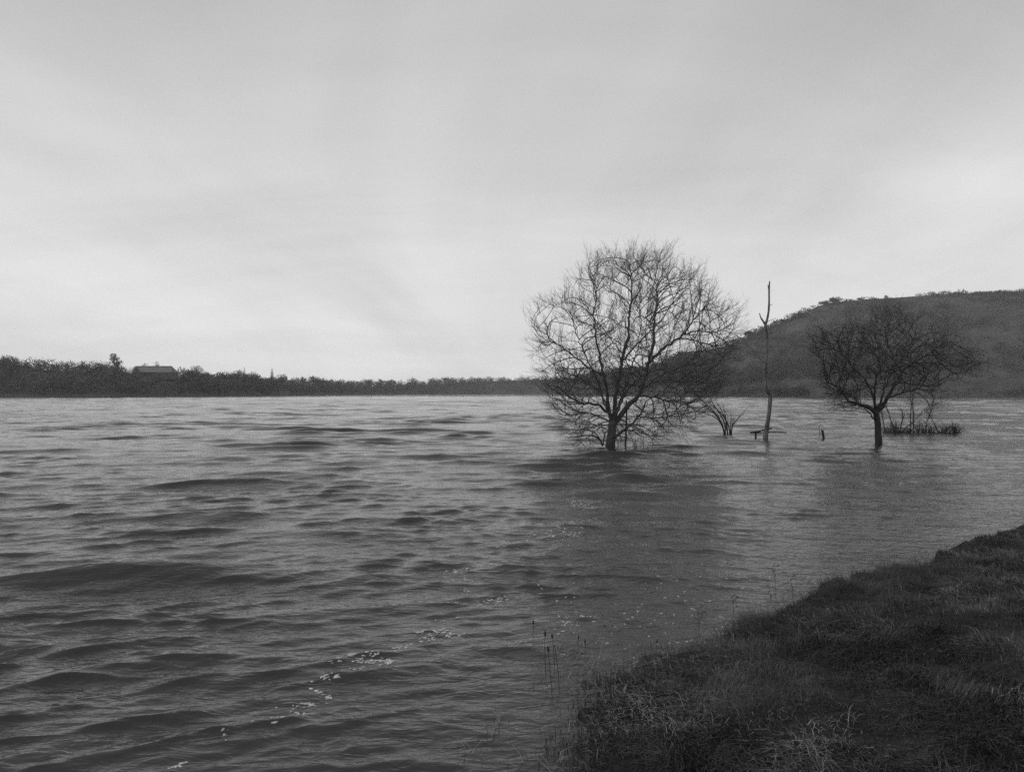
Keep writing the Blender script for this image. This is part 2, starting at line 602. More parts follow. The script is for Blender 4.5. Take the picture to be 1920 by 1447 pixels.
px, tt, x, y, z, r = scatter(1010, 2380, 8600, 51, 0.0, 1.02)
dens = vnoise(x, y, 52, 0.022) + 0.7 * vnoise(x, y, 53, 0.05) + 0.30
band = np.where((tt > 0.035) & (tt < 0.20) & (px > 1240), -1.0, 0.0)       # pale open field above the water
band = band + np.where((tt > 0.23) & (tt < 0.43) & (px > 1230) & (px < 1700), 0.75, 0.0)    # belt of trees behind it
band = band + np.where((tt > 0.43) & (tt < 0.58) & (px > 1270) & (px < 1430), -0.6, 0.0)
keep = (r.uniform(-0.6, 0.9, len(px)) < dens + band) & (r.uniform(0, 1, len(px)) < sstep(1040, 1320, px))
px, tt, x, y, z = px[keep], tt[keep], x[keep], y[keep], z[keep]
hh = np.interp(px, th_x, th_h) * r.uniform(0.5, 1.5, len(px)) * (1 + 0.7 * np.clip(vnoise(x, y, 55, 0.04), 0, 1)) * np.where((tt > .23) & (tt < .43), 1.5, 1.0)
rad = np.stack([hh * r.uniform(0.6, 1.3, len(px)), hh * 0.9, hh * 0.5], 1)
crest = np.where((tt > .9) & (px > 1590), .45, 1.0)
hh = hh * crest; rad = rad * np.stack([np.ones_like(crest), np.ones_like(crest), crest], 1)
V, F = fuzz(np.stack([x, y, z + hh * 0.4], 1), rad, 38, 1.3, 0.26, 0.4, 54)
scrub = np_mesh('hillside_scrub', V, F, M_scrub)
tag(scrub, 'dark bare scrub covering the hillside on the right', 'scrub', kind='stuff')


# single trees and bushes that stand out against the sky or the shore
def far_tree(name, px, tt, h, w, label, cat='tree', mat=None, shape='round', group=None, n=420, seed=0, zoff=0.0, dark=None):
    X, Y, Z = [float(q) for q in land(np.array([px], float), np.array([tt], float))]
    Z += zoff
    root = thing(name, (X, Y, Z), label, cat, group)
    rr = random.Random(seed + 17)
    tb = TB()
    tb.tube([Vector((X, Y, Z - 0.4)), Vector((X + 0.1, Y, Z + h * 0.35)), Vector((X, Y, Z + h * 0.85))],
            [h * 0.03, h * 0.022, h * 0.006], 5)
    if shape != 'cone':
        for k in range(7):
            a = rr.uniform(0, 6.28); e = rr.uniform(0.4, 1.0)
            s = Vector((X, Y, Z + h * rr.uniform(0.25, 0.5)))
            tb.tube([s, s + Vector((math.cos(a) * w * 0.25, math.sin(a) * w * 0.25, h * 0.15 * e)),
                     s + Vector((math.cos(a) * w * 0.42, math.sin(a) * w * 0.42, h * 0.38 * e))],
                    [h * 0.014, h * 0.009, h * 0.003], 4)
    tb.build('trunk', M_bark, root)
    cs, rs_ = [], []
    if shape == 'cone':
        for k in range(9):
            f = k / 8
            cs.append((X + rr.uniform(-.1, .1), Y, Z + h * (0.15 + 0.82 * f)))
            q = w * 0.5 * (1 - f) + 0.12 * w
            rs_.append((q, q, h * 0.09))
    elif shape == 'bush':
        for k in range(10):
            cs.append((X + rr.uniform(-.38, .38) * w, Y + rr.uniform(-.3, .3) * w, Z + h * rr.uniform(0.15, 0.62)))
            rs_.append((w * 0.24, w * 0.24, h * 0.26))
    elif shape == 'pine':
        for k in range(9):
            a = rr.uniform(0, 6.28)
            f = rr.uniform(0.45, 0.95)
            cs.append((X + math.cos(a) * w * 0.28, Y + math.sin(a) * w * 0.25, Z + h * f))
            rs_.append((w * 0.25, w * 0.25, h * 0.09))
    else:
        for k in range(8):
            a = rr.uniform(0, 6.28); q = rr.uniform(0.1, 0.3)
            cs.append((X + math.cos(a) * w * q, Y + math.sin(a) * w * q, Z + h * rr.uniform(0.42, 0.78)))
            rs_.append((w * 0.27, w * 0.27, h * 0.22))
    V, F = fuzz(np.array(cs), np.array(rs_), n // 8, 1.6 if shape == 'round' else 1.2, 0.16 if shape == 'round' else 0.4,
                0.4 if shape != 'cone' else -0.2, seed + 5)
    np_mesh('crown', V, F, mat or M_wood, root)
    return root


far_tree('pine_tree', 218, 0.95, 14, 9, 'dark flat-topped pine on the far left skyline beside the barn', mat=M_ever, shape='pine', n=700, seed=1)
far_tree('bare_tree', 271, 1.05, 10.5, 5, 'small rounded tree rising behind the middle of the barn roof', n=300, seed=2)
far_tree('bare_tree', 293, 1.05, 13.5, 5, 'slim bare tree behind the barn roof, taller of the two there', n=260, seed=3)
far_tree('bare_tree', 368, 0.97, 12.5, 11, 'round-crowned bare tree with open crown right of the barn', n=420, seed=4)
far_tree('bare_tree', 446, 0.97, 12, 10, 'broad domed bare tree on the left skyline left of a slim conifer', n=600, seed=5)
far_tree('conifer_tree', 458, 0.98, 14, 3.5, 'slim conifer next to a broad domed tree on left skyline', mat=M_ever, shape='cone', n=500, seed=6)
far_tree('bare_tree', 476, 0.97, 11.5, 10, 'low domed bare tree between the two conifers on left skyline', n=600, seed=7)
far_tree('conifer_tree', 510, 0.98, 15.5, 5, 'pointed conifer standing clear where the left woods dip', mat=M_ever, shape='cone', n=600, seed=8)
far_tree('bare_tree', 530, 0.98, 11, 13, 'wide bare tree just right of the pointed conifer', n=500, seed=9)
far_tree('bare_tree', 588, 0.98, 12.5, 14, 'pale open-crowned bare tree on the skyline left of centre', n=420, seed=10)
far_tree('bare_tree', 1407, 0.98, 6.5, 14, 'bare tree on the hill shoulder just left of the dead pole', shape='bush', n=700, seed=11)
far_tree('bush', 1469, 0.98, 4.5, 12, 'bush on the hill skyline right of the dead pole', 'bush', shape='bush', n=400, seed=12)
far_tree('bush', 1545, 0.98, 5, 14, 'dark bush on upper hill skyline, left of the open-crowned tree', 'bush', shape='bush', n=500, seed=13)
far_tree('bare_tree', 1563, 0.98, 6.5, 15, 'open-crowned bare tree near the top of the hill', shape='bush', n=600, seed=14)
far_tree('bush', 1612, 0.98, 3.6, 10, 'low rounded bush on the crest of the hill', 'bush', shape='bush', n=400, seed=15)
far_tree('bush', 1661, 1.02, 5.5, 6, 'small dark wind-shaped bush on the flat hilltop', 'bush', mat=M_ever, shape='bush', n=420, seed=16)
far_tree('bush', 1465, 0.01, 9, 16, 'rounded dark bush at the far waterline right of the dead pole', 'bush', mat=M_scrub, shape='bush', n=1000, seed=17)
far_tree('bush', 1502, 0.01, 8, 18, 'wide low dark bush at the far waterline behind the mooring stump', 'bush', mat=M_scrub, shape='bush', n=1100, seed=18)
far_tree('bush', 1585, 0.02, 8, 18, 'dark waterside bush seen through the right-hand tree', 'bush', mat=M_scrub, shape='bush', n=900, seed=19)

# hilltop posts
for px_, h_, lean, lab in ((1680, 4.6, 0.0, 'thin upright post on the flat hilltop'),
                           (1690, 5.5, 3.4, 'thin slanting pole on the hilltop beside the upright post')):
    X, Y, Z = [float(q) for q in land(np.array([px_], float), np.array([1.0]))]
    tb = TB()
    tb.tube([Vector((X, Y, Z - 0.5)), Vector((X + lean * 0.5, Y, Z + h_ * 0.5)), Vector((X + lean, Y, Z + h_))], [0.16, 0.15, 0.12], 6)
    tag(tb.build('hilltop_post', M_darkbark), lab, 'post')
X, Y, Z = [float(q) for q in land(np.array([1335.0]), np.array([0.10]))]
tb = TB()
tb.tube([Vector((X, Y, Z - 0.3)), Vector((X, Y, Z + 1.2)), Vector((X, Y, Z + 3.4)), Vector((X, Y, Z + 3.6))], [0.35, 0.35, 0.33, 0.12], 8)
tag(tb.build('marker_post', M_white), 'small white marker post at the foot of the hill', 'post')


# long low barn on the left ridge
def barn_build():
    px0, px1 = 246.0, 322.0
    Y = float(ridgeD(np.array([285.0]))[0]) - 8
    a = P(px0, 697.5, Y); c = P(px1 + 3, 697.5, Y)
    L = c.x - a.x
    ez = a.z                                 # eaves
    rz = P(285, 687.0, Y).z + 0.2            # ridge
    root = thing('barn', ((a.x + c.x) / 2, Y, ez - 4.0), 'long low barn with pale roof on the far left ridge', 'barn')
    x0, x1 = a.x, c.x
    dep = 9.0
    hip = 3.2
    def boxv(x0, x1, y0, y1, z0, z1):
        v = [(x0, y0, z0), (x1, y0, z0), (x1, y1, z0), (x0, y1, z0), (x0, y0, z1), (x1, y0, z1), (x1, y1, z1), (x0, y1, z1)]
        f = [(0, 3, 2, 1), (4, 5, 6, 7), (0, 1, 5, 4), (1, 2, 6, 5), (2, 3, 7, 6), (3, 0, 4, 7)]
        return v, f
    v, f = boxv(x0 + 0.3, x1 - 0.3, Y + 0.3, Y + dep - 0.3, ez - 5.0, ez)
    make_obj('wall', v, f, M_wall, root)
    # two roof slopes with thickness, hipped at the right end
    v = [(x0, Y - 0.2, ez - 0.1), (x1, Y - 0.2, ez - 0.1), (x1 - hip, Y + dep / 2, rz), (x0 + 0.6, Y + dep / 2, rz),
         (x0, Y + dep + 0.2, ez - 0.1), (x1, Y + dep + 0.2, ez - 0.1)]
    f = [(0, 1, 2, 3), (5, 4, 3, 2), (1, 5, 2), (4, 0, 3), (0, 4, 5, 1)]
    rf = make_obj('roof', v, f, M_roof, root)
    tb = TB()
    tb.tube([Vector((x0 + 0.6, Y + dep / 2, rz + 0.05)), Vector((x1 - hip, Y + dep / 2, rz + 0.05)),
             Vector((x1, Y - 0.2, ez))], [0.28, 0.28, 0.22], 6)
    tb.build('ridge_cap', M_ever, rf)
    for k in range(5):
        xx = x0 + 3 + k * (L - 6) / 4.5
        v, f = boxv(xx, xx + 1.6, Y + 0.22, Y + 0.36, ez - 2.6, ez - 1.2)
        make_obj('window', v, f, M_ever, root)


barn_build()


# ------------------------------------------------------------------ bare trees
def colonize(seeds, attr, infl, kill, step, iters, trop, jitter, rnd, base, radial=0.45):
    """space colonisation. seeds: list of (pos, parent). returns pos list, parent list"""
    pos = [s[0].copy() for s in seeds]; par = [s[1] for s in seeds]
    A = list(attr)
    near = [None] * len(A)
    alive = list(range(len(A)))
    start = 0
    bestd = {}
    bestn = {}
    nk = {}
    for it in range(iters):
        kd = kdtree.KDTree(len(pos) - start)
        for i in range(start, len(pos)):
            kd.insert(pos[i], i)
        kd.balance()
        first = start
        nxt = []
        acc = {}
        for a in alive:
            co, idx, dist = kd.find(A[a])
            if a not in bestd or dist < bestd[a]:
                bestd[a] = dist; bestn[a] = idx
            dist = bestd[a]
            if dist < kill:
                continue
            nxt.append(a)
            if dist < infl:
                dv = (A[a] - pos[bestn[a]]).normalized()
                if bestn[a] in acc:
                    acc[bestn[a]] += dv
                else:
                    acc[bestn[a]] = dv
        alive = nxt
        if not acc or not alive:
            break
        start = len(pos)
        for n, dv in acc.items():
            if dv.length < 1e-4 or nk.get(n, 0) >= 3:
                continue
            nk[n] = nk.get(n, 0) + 1
            ov = pos[n] - base
            dv = dv.normalized() + ov.normalized() * radial
            dv = dv.normalized() + trop + Vector((rnd.gauss(0, jitter), rnd.gauss(0, jitter), rnd.gauss(0, jitter)))
            if par[n] >= 0:
                pd = (pos[n] - pos[par[n]])
                if pd.length > 1e-6:
                    dv += pd.normalized() * 0.7
            pos.append(pos[n] + dv.normalized() * step); par.append(n)
        if len(pos) == start:
            break
    return pos, par


def bare_tree(root, trunk, trunk_r, limbs, env, n_attr, seed, bark, twig, infl=1.8, kill=0.22, step=0.14, iters=60,
              tip=0.0054, shoots=2400, shoot_len=(0.45, 1.05), up=0.16, centre=None, limb_name='limb'):
    """trunk / limbs: polylines of world Vectors with (r0, r1); env(rnd) draws one attractor"""
    rnd = random.Random(seed)
    tpts = resample(trunk, step)
    tb = TB()
    n = len(tpts)
    rr = [trunk_r[0] + (trunk_r[1] - trunk_r[0]) * (i / (n - 1)) ** 0.7 for i in range(n)]
    tb.tube(tpts, rr, 12, lump=0.06)
    tb.build('trunk', bark, root)
    seeds = []
    for i, p in enumerate(tpts):
        seeds.append((p, i - 1))
    nodes_r = list(rr)
    first_free = len(seeds)
    for (pl, r0, r1) in limbs:
        pts = resample(pl, step)
        # small wander so that limbs are not drawn with a ruler
        for i in range(2, len(pts)):
            pts[i] = pts[i] + Vector((rnd.gauss(0, .022), rnd.gauss(0, .03), rnd.gauss(0, .022)))
        best = min(range(len(seeds)), key=lambda k: (seeds[k][0] - pts[0]).length_squared)
        if (seeds[best][0] - pts[0]).length > 0.02:
            pts[0] = seeds[best][0].copy()
        m = len(pts)
        lr = [r0 + (r1 - r0) * (i / max(1, m - 1)) ** 0.8 for i in range(m)]
        tb = TB()
        tb.tube(pts, lr, 7, lump=0.05)
        tb.build(limb_name, bark, root)
        prev = best
        for i in range(1, m):
            seeds.append((pts[i], prev)); nodes_r.append(lr[i])
            prev = len(seeds) - 1
    ns = len(seeds)
    attr = [env(rnd) for _ in range(n_attr)]
    pos, par = colonize(seeds, attr, infl, kill, step, iters, Vector((0, 0, up)), 0.2, rnd, centre)
    nn = len(pos)
    kids = [[] for _ in range(nn)]
    for i in range(ns, nn):
        kids[par[i]].append(i)
    cnt = [1.0] * nn
    for i in range(nn - 1, ns - 1, -1):
        if par[i] >= ns:
            cnt[par[i]] += cnt[i]
    rad = [0.0] * nn
    for i in range(ns):
        rad[i] = nodes_r[i]
    for i in range(ns, nn):
        rad[i] = min(tip * cnt[i] ** 0.42, rad[par[i]] * 0.9 if par[i] < ns else rad[par[i]])
    tb = TB()
    ends = []
    for i in range(ns, nn):
        p = par[i]
        if p >= ns:
            main = max(kids[p], key=lambda k: cnt[k])
            if main == i:
                continue
        chain = [p, i]
        while kids[chain[-1]]:
            chain.append(max(kids[chain[-1]], key=lambda k: cnt[k]))
        pts = [pos[k].copy() for k in chain]
        for _ in range(2):
            pts = [pts[0]] + [(pts[k - 1] + pts[k] * 2 + pts[k + 1]) / 4 for k in range(1, len(pts) - 1)] + [pts[-1]]
        r_ = [rad[k] for k in chain]; r_[0] = r_[1]
        tb.tube(pts, r_, 4 if r_[1] > 0.012 else 3, cap=False)
        for k in range(1, len(pts)):
            d = (pts[k] - pts[k - 1])
            if d.length > 1e-6:
                ends.append((pts[k], d.normalized(), r_[k], k == len(pts) - 1))
    c = centre

    def shoot(p, dv, L, r0, segs, lift):
        q = p.copy(); pts = [q.copy()]; dirs = [dv]
        for k_ in range(segs):
            q = q + dv * (L / segs)
            dv = (dv + Vector((rnd.gauss(0, .15), rnd.gauss(0, .15), rnd.gauss(0, .12) + lift))).normalized()
            pts.append(q.copy()); dirs.append(dv)
        tb.tube(pts, [r0 * (1 - 0.6 * k_ / segs) for k_ in range(segs + 1)], 3, cap=False)
        return pts, dirs

    w = [5.0 if e[3] else (1.0 if e[2] < tip * 4 else 0.35) for e in ends]
    pick = rnd.choices(range(len(ends)), weights=w, k=shoots)
    for k in pick:
        p, d, r0, tipq = ends[k]
        out = (p - c); out = out.normalized() if out.length > 1e-6 else Vector((0, 0, 1))
        low = p.z < c.z - 0.4
        dv = (d * 0.6 + out * 0.8 + Vector((rnd.gauss(0, .35), rnd.gauss(0, .35), rnd.gauss(0, .3) + (0.1 if not low else -.1)))).normalized()
        L = rnd.uniform(*shoot_len) * (1.0 if tipq else 0.8)
        pts, dirs = shoot(p, dv, L, min(r0, tip), 4, 0.08)
        for k2 in range(rnd.randint(3, 5)):
            j = rnd.randint(1, 3)
            dv2 = (dirs[j] * 0.75 + Vector((rnd.gauss(0, .45), rnd.gauss(0, .45), rnd.gauss(0, .35) + .1))).normalized()
            shoot(pts[j], dv2, L * rnd.uniform(.25, .55), tip * .6, 2, 0.1)
    tb.build('crown', twig, root, smooth=True)
    return nn


def poly(pts, d0, d1):
    """pixel polyline to world, depth going from d0 to d1 along it"""
    n = len(pts)
    return [P(x_, y_, d0 + (d1 - d0) * (i / max(1, n - 1)) ** 1.2) for i, (x_, y_) in enumerate(pts)]


# the large flooded tree
D0 = water_d(838)
tree = thing('bare_tree', P(1145, 838, D0), 'large wide bare tree standing in the lake, trunk forking low', 'tree')
trunk = [P(1144, 846, D0), P(1144.5, 836, D0), P(1146, 820, D0), P(1147, 808, D0), P(1148, 797, D0), P(1148.5, 789, D0)]
LB = [
    ([(1148, 796), (1152, 762), (1158, 722), (1167, 677), (1177, 634), (1180, 597), (1185, 543), (1181, 492)], 0, 0.4, .13, .02),
    ([(1147, 798), (1142, 766), (1136, 725), (1130, 694), (1119, 643), (1114, 592), (1119, 543), (1106, 505)], 0, -.9, .10, .015),
    ([(1149, 800), (1172, 766), (1195, 742), (1209, 713), (1215, 682), (1225, 648), (1226, 609), (1232, 563), (1228, 524)], 0, -0.6, .155, .018),
    ([(1215, 682), (1246, 651), (1280, 628), (1303, 597), (1325, 572)], -.4, .9, .085, .018),
    ([(1280, 628), (1311, 621), (1340, 623), (1368, 609)], .4, 1.4, .045, .015),
    ([(1272, 634), (1300, 638), (1328, 645), (1360, 631)], .2, -1.0, .04, .014),
    ([(1147, 782), (1130, 764), (1113, 757), (1090, 755), (1065, 742), (1045, 722)], 0, -1.8, .075, .018),
    ([(1132, 705), (1102, 688), (1073, 665), (1045, 645), (1017, 634), (995, 606)], -.4, .6, .055, .012),
    ([(1147, 793), (1119, 779), (1093, 773), (1068, 779), (1045, 776)], 0, 1.3, .05, .013),
    ([(1147, 797), (1125, 797), (1105, 798), (1085, 806), (1068, 814)], 0, -2.0, .04, .012),
    ([(1149, 822), (1170, 807), (1187, 794), (1201, 776), (1208, 758)], 0, -1.0, .085, .03),
    ([(1198, 782), (1232, 783), (1257, 779), (1280, 759), (1300, 750)], -.8, -1.6, .04, .012),
    ([(1185, 797), (1200, 806), (1215, 815), (1235, 812)], -.6, -2.2, .025, .010),
    ([(1195, 742), (1232, 745), (1260, 752), (1286, 755), (1311, 776), (1322, 782)], -.2, .9, .05, .012),
    ([(1203, 730), (1243, 702), (1286, 682), (1325, 654), (1348, 648)], -.2, -2.0, .055, .012),
    ([(1286, 682), (1323, 685), (1345, 702)], -1.3, -1.8, .022, .009),
    ([(1225, 716), (1272, 713), (1300, 733), (1314, 752)], -.6, 1.8, .03, .010),
    ([(1169, 665), (1153, 645), (1136, 623), (1120, 612)], .2, 1.6, .04, .012),
    ([(1226, 609), (1206, 594), (1192, 572), (1176, 560)], -.5, -1.5, .035, .011),
    ([(1149, 794), (1170, 730), (1184, 690), (1196, 650), (1200, 610)], 0, 2.4, .07, .014),
    ([(1147, 792), (1126, 740), (1100, 715), (1070, 700), (1035, 690)], 0, 2.2, .06, .012),
    ([(1149, 793), (1168, 748), (1190, 715), (1218, 700), (1250, 690)], 0, -2.8, .06, .013),
    ([(1147, 796), (1124, 724), (1100, 670), (1078, 620), (1070, 580)], 0, -2.4, .06, .012),
    ([(1167, 677), (1200, 640), (1240, 600), (1270, 550), (1280, 520)], .2, 2.2, .05, .012),
]
limbs = [(poly(p, D0 + a, D0 + b_), r0 * .82, r1 * .85) for p, a, b_, r0, r1 in LB]
# crown outline in photo pixels: left / right edge for each height
oy = [470, 490, 520, 560, 600, 640, 680, 720, 760, 800, 830]
ol = [1160, 1100, 1068, 1035, 992, 985, 992, 1000, 1020, 1045, 1075]
orr = [1200, 1262, 1310, 1362, 1398, 1395, 1380, 1360, 1345, 1300, 1230]


def env_main(rnd):
    while True:
        py_ = rnd.uniform(474, 828)
        a, b_ = np.interp(py_, oy, ol), np.interp(py_, oy, orr)
        a += 17; b_ -= 17
        if b_ <= a + 5 or py_ < 492:
            continue
        px_ = rnd.uniform(a, b_)
        c_ = (a + b_) / 2; w_ = (b_ - a) / 2
        q = (px_ - c_) / w_
        # bays in the outline
        an = math.atan2(690 - py_, px_ - 1180)
        rr_ = math.hypot((px_ - 1180) / 205, (py_ - 690) / 215)
        if rr_ > 1.03 + 0.06 * math.sin(an * 7 + 1) + 0.06 * math.sin(an * 13 + 2):
            continue
        dz = math.sqrt(max(0, 1 - q * q)) * w_ / FPX * D0 * 0.85
        dep = rnd.uniform(-dz, dz)
        # fewer points deep inside
        core = abs(q) ** 2 + (dep / (w_ / FPX * D0)) ** 2
        if rnd.random() > 0.35 + 0.65 * core:
            continue
        if py_ > 790 and px_ > 1200 and rnd.random() < 0.5:
            continue
        q3 = P(px_, py_, D0 + dep)
        g_ = float(vnoise(q3.x + .4 * q3.y, q3.z + .3 * q3.y, 301, .75)) + .5 * float(vnoise(q3.x - .5 * q3.y, q3.z, 302, 1.7))
        if g_ < -.12 and rnd.random() < .8:
            continue
        return q3


bare_tree(tree, trunk, (0.235, 0.155), limbs, env_main, 4700, 3, M_bark, M_twig, centre=P(1168, 765, D0), shoots=5200)
# sucker stems at the foot of the trunk
for pl, r0 in (([(1130, 836), (1126, 826), (1119, 819), (1100, 816), (1075, 820), (1059, 820)], .035),
               ([(1131, 834), (1132, 822), (1134, 812), (1141, 806)], .03),
               ([(1128, 829), (1120, 816), (1108, 808), (1090, 804)], .025),
               ([(1083, 823), (1092, 832), (1102, 841)], .018),
               ([(1104, 824), (1109, 834)], .016)):
    tb = TB()
    pts = resample(poly(pl, D0 - 0.3, D0 - 0.5), 0.12)
    tb.tube(pts, [r0 * (1 - 0.6 * i / len(pts)) for i in range(len(pts))], 6)
    tb.build('sucker_stem', M_darkbark, tree)

# thin upright stem right of the trunk
tb = TB()
dS = water_d(834)
pts = resample([P(1172.5, 838, dS), P(1173, 828, dS), P(1174, 800, dS), P(1175, 770, dS), P(1174, 750, dS)], 0.15)
tb.tube(pts, [0.045 - 0.02 * i / len(pts) for i in range(len(pts))], 7, lump=.05)
tag(tb.build('upright_stem', M_darkbark), 'thin upright dark stem in water just right of the big trunk', 'stem')

# right-hand flooded tree
D1 = water_d(832)
tree2 = thing('bare_tree', P(1647, 832, D1), 'dark bare tree with single short trunk in water at right', 'tree')
trunk = [P(1648, 842, D1), P(1647.5, 831, D1), P(1646.5, 812, D1), P(1645.5, 793, D1), P(1643, 776, D1), P(1642, 768, D1)]
LB2 = [
    ([(1642, 774), (1635, 768), (1616, 759), (1599, 754), (1587, 746), (1573, 727), (1550, 716)], 0, -.8, .09, .015),
    ([(1612, 757), (1600, 746), (1590, 738), (1572, 735)], -.3, .6, .04, .012),
    ([(1643, 790), (1630, 776), (1620, 764), (1612, 752)], 0, -.5, .035, .015),
    ([(1641, 770), (1637, 745), (1624, 713), (1604, 694), (1583, 667), (1566, 655), (1543, 632)], 0, 1.3, .06, .012),
    ([(1604, 694), (1592, 700), (1585, 695), (1568, 698)], .6, 1.6, .028, .01),
    ([(1644, 774), (1651, 764), (1666, 741), (1684, 715), (1691, 698), (1711, 681), (1745, 660), (1772, 640)], 0, .4, .095, .014),
    ([(1648, 772), (1659, 757), (1667, 745), (1700, 735), (1735, 725), (1762, 722)], 0, -1.4, .06, .012),
    ([(1691, 698), (1678, 681), (1668, 655), (1660, 630), (1662, 612)], .2, -.6, .035, .01),
    ([(1678, 681), (1664, 704), (1655, 725)], .1, .1, .03, .02),
    ([(1643, 768), (1640, 745), (1642, 715), (1650, 690), (1640, 655), (1630, 620)], 0, -1.6, .06, .012),
    ([(1645, 770), (1656, 735), (1672, 700), (1700, 660), (1715, 620)], 0, 1.8, .055, .012),
    ([(1711, 681), (1707, 668), (1712, 640), (1722, 610)], .3, .2, .03, .01),
]
limbs = [(poly(p, D1 + a, D1 + b_), r0, r1) for p, a, b_, r0, r1 in LB2]
oy2 = [585, 610, 640, 680, 720, 750, 772]
ol2 = [1655, 1585, 1530, 1515, 1525, 1545, 1580]
or2 = [1675, 1720, 1790, 1830, 1835, 1815, 1760]


def env_right(rnd):
    while True:
        py_ = rnd.uniform(588, 772)
        a, b_ = np.interp(py_, oy2, ol2), np.interp(py_, oy2, or2)
        px_ = rnd.uniform(a, b_)
        c_ = (a + b_) / 2; w_ = (b_ - a) / 2
        q = (px_ - c_) / w_
        dz = math.sqrt(max(0, 1 - q * q)) * w_ / FPX * D1 * 0.8
        if py_ > 735 and abs(q) < 0.45:
            continue
        an = math.atan2(690 - py_, px_ - 1660)
        rr_ = math.hypot((px_ - 1660) / 160, (py_ - 690) / 105)
        if rr_ > 0.88 + 0.16 * math.sin(an * 5 + .6) + 0.10 * math.sin(an * 11 + 2):
            continue
        q3 = P(px_, py_, D1 + rnd.uniform(-dz, dz))
        g_ = float(vnoise(q3.x + .4 * q3.y, q3.z + .3 * q3.y, 303, .8)) + .5 * float(vnoise(q3.x - .5 * q3.y, q3.z, 304, 1.8))
        if g_ < -.05 and rnd.random() < .8:
            continue
        return q3


bare_tree(tree2, trunk, (0.155, 0.12), limbs, env_right, 2500, 9, M_darkbark, M_darktwig, centre=P(1648, 765, D1), shoots=2300,
          shoot_len=(0.35, 0.8))


# flooded shrubs
def shrub(name, label, d, stems, n_shoot, seed, bark, twig, r0=0.02, shoot=(0.3, 0.8), lean=Vector((0, 0, .4))):
    rnd = random.Random(seed)
    bpx, bpy_ = stems[0][0]
    root = thing(name, P(bpx, bpy_, d), label, 'shrub')
    pool = []
    for pl in stems:
        dd = rnd.uniform(-.35, .35)
        pts = resample(poly(pl, d + dd * 0.3, d + dd * 2.5), 0.12)
        n = len(pts)
        tb = TB()
        q = r0 * rnd.uniform(.8, 1.25)
        tb.tube(pts, [q * (1 - 0.7 * i / n) for i in range(n)], 5)
        tb.build('stem', bark, root)
        for i in range(n // 4, n):
            pool.append((pts[i], (pts[i] - pts[i - 1]).normalized()))
    tb = TB()
    for k in range(n_shoot):
        p, dv = rnd.choice(pool)
        dv = (dv * .9 + lean * 0.4 + Vector((rnd.gauss(0, .5), rnd.gauss(0, .5), rnd.gauss(0, .4)))).normalized()
        L = rnd.uniform(*shoot)
        q = p.copy(); pts = [q.copy()]
        for s in range(3):
            q = q + dv * (L / 3)
            dv = (dv + Vector((rnd.gauss(0, .2), rnd.gauss(0, .2), rnd.gauss(0, .2)))).normalized()
            pts.append(q.copy())
        tb.tube(pts, [.007, .006, .004, .002], 3, cap=False)
    tb.build('crown', twig, root)
    return root


st = [
    [(1358, 816), (1356, 800), (1352, 792), (1342, 778), (1325, 764), (1303, 748)],
    [(1359, 816), (1355, 798), (1347, 782), (1335, 768), (1318, 752), (1308, 740)],
    [(1360, 816), (1359, 795), (1350, 776), (1340, 762), (1330, 745)],
    [(1365, 815), (1363, 797), (1360, 785), (1352, 768), (1344, 755)],
    [(1365, 815), (1362, 800), (1360, 778), (1356, 764)],
    [(1370, 816), (1370, 800), (1371, 785), (1371, 776)],
    [(1371, 816), (1373, 797), (1375, 787)],
    [(1371, 816), (1374, 797), (1381, 788), (1390, 778), (1397, 769)],
    [(1359, 816), (1352, 795), (1340, 782), (1322, 775), (1300, 768)],
    [(1369, 816), (1366, 798), (1356, 779), (1348, 771), (1332, 757)],
]
shrub('bare_shrub', 'leafless shrub fanning out of the water between big tree and dead pole', water_d(814), st, 150, 5,
      M_darkbark, M_darktwig, 0.034)
st = [
    [(1681, 812), (1673, 798), (1669, 783), (1662, 762)],
    [(1683, 812), (1677, 800), (1671, 790)],
    [(1686, 812), (1690, 795), (1693, 780), (1690, 768)],
    [(1690, 812), (1700, 800), (1712, 792), (1722, 780)],
    [(1708, 812), (1707, 780), (1709, 760), (1706, 742)],
    [(1712, 812), (1713, 785), (1711, 755), (1714, 735)],
    [(1735, 812), (1738, 790), (1746, 770), (1750, 752)],
    [(1760, 812), (1752, 795), (1745, 782)],
    [(1660, 812), (1657, 795), (1654, 778), (1650, 770)],
]
shrub('bare_shrub', 'tall thin-stemmed shrub in water behind the right-hand tree', water_d(812) + 0.5, st, 260, 6, M_darkbark, M_darktwig, 0.03)


def bramble(label, x0, x1, ybase, h_px, n, seed):
    d = water_d(ybase)
    rnd = random.Random(seed)
    root = thing('bramble', P((x0 + x1) / 2, ybase, d), label, 'shrub')
    tb = TB(); tb2 = TB()
    for k in range(n):
        px_ = rnd.uniform(x0, x1)
        e = min(1, (px_ - x0) / 12, (x1 - px_) / 12)
        hh = h_px * (0.35 + 0.65 * max(0, e)) * rnd.uniform(.3, 1.15) * (0.75 + .35 * math.sin(px_ * .11) + .25 * math.sin(px_ * .27 + 1))
        dd = d + rnd.uniform(-.7, .9)
        sp = rnd.gauss(0, 12)
        a = P(px_, ybase + 2, dd); m_ = P(px_ + sp * .5, ybase - hh * 0.8, dd + rnd.gauss(0, .2)); c = P(px_ + sp, ybase - hh * rnd.uniform(.3, 1.0), dd + rnd.gauss(0, .4))
        pts = resample([a, m_, c], .12)
        (tb if k % 6 == 0 else tb2).tube(pts, [.010 * (1 - .6 * i / len(pts)) for i in range(len(pts))], 3, cap=False)
    tb.build('stem', M_darkbark, root); tb2.build('crown', M_darktwig, root)


bramble('low dark tangle of brambles in water behind the right-hand trunk', 1655, 1800, 812, 22, 520, 12)

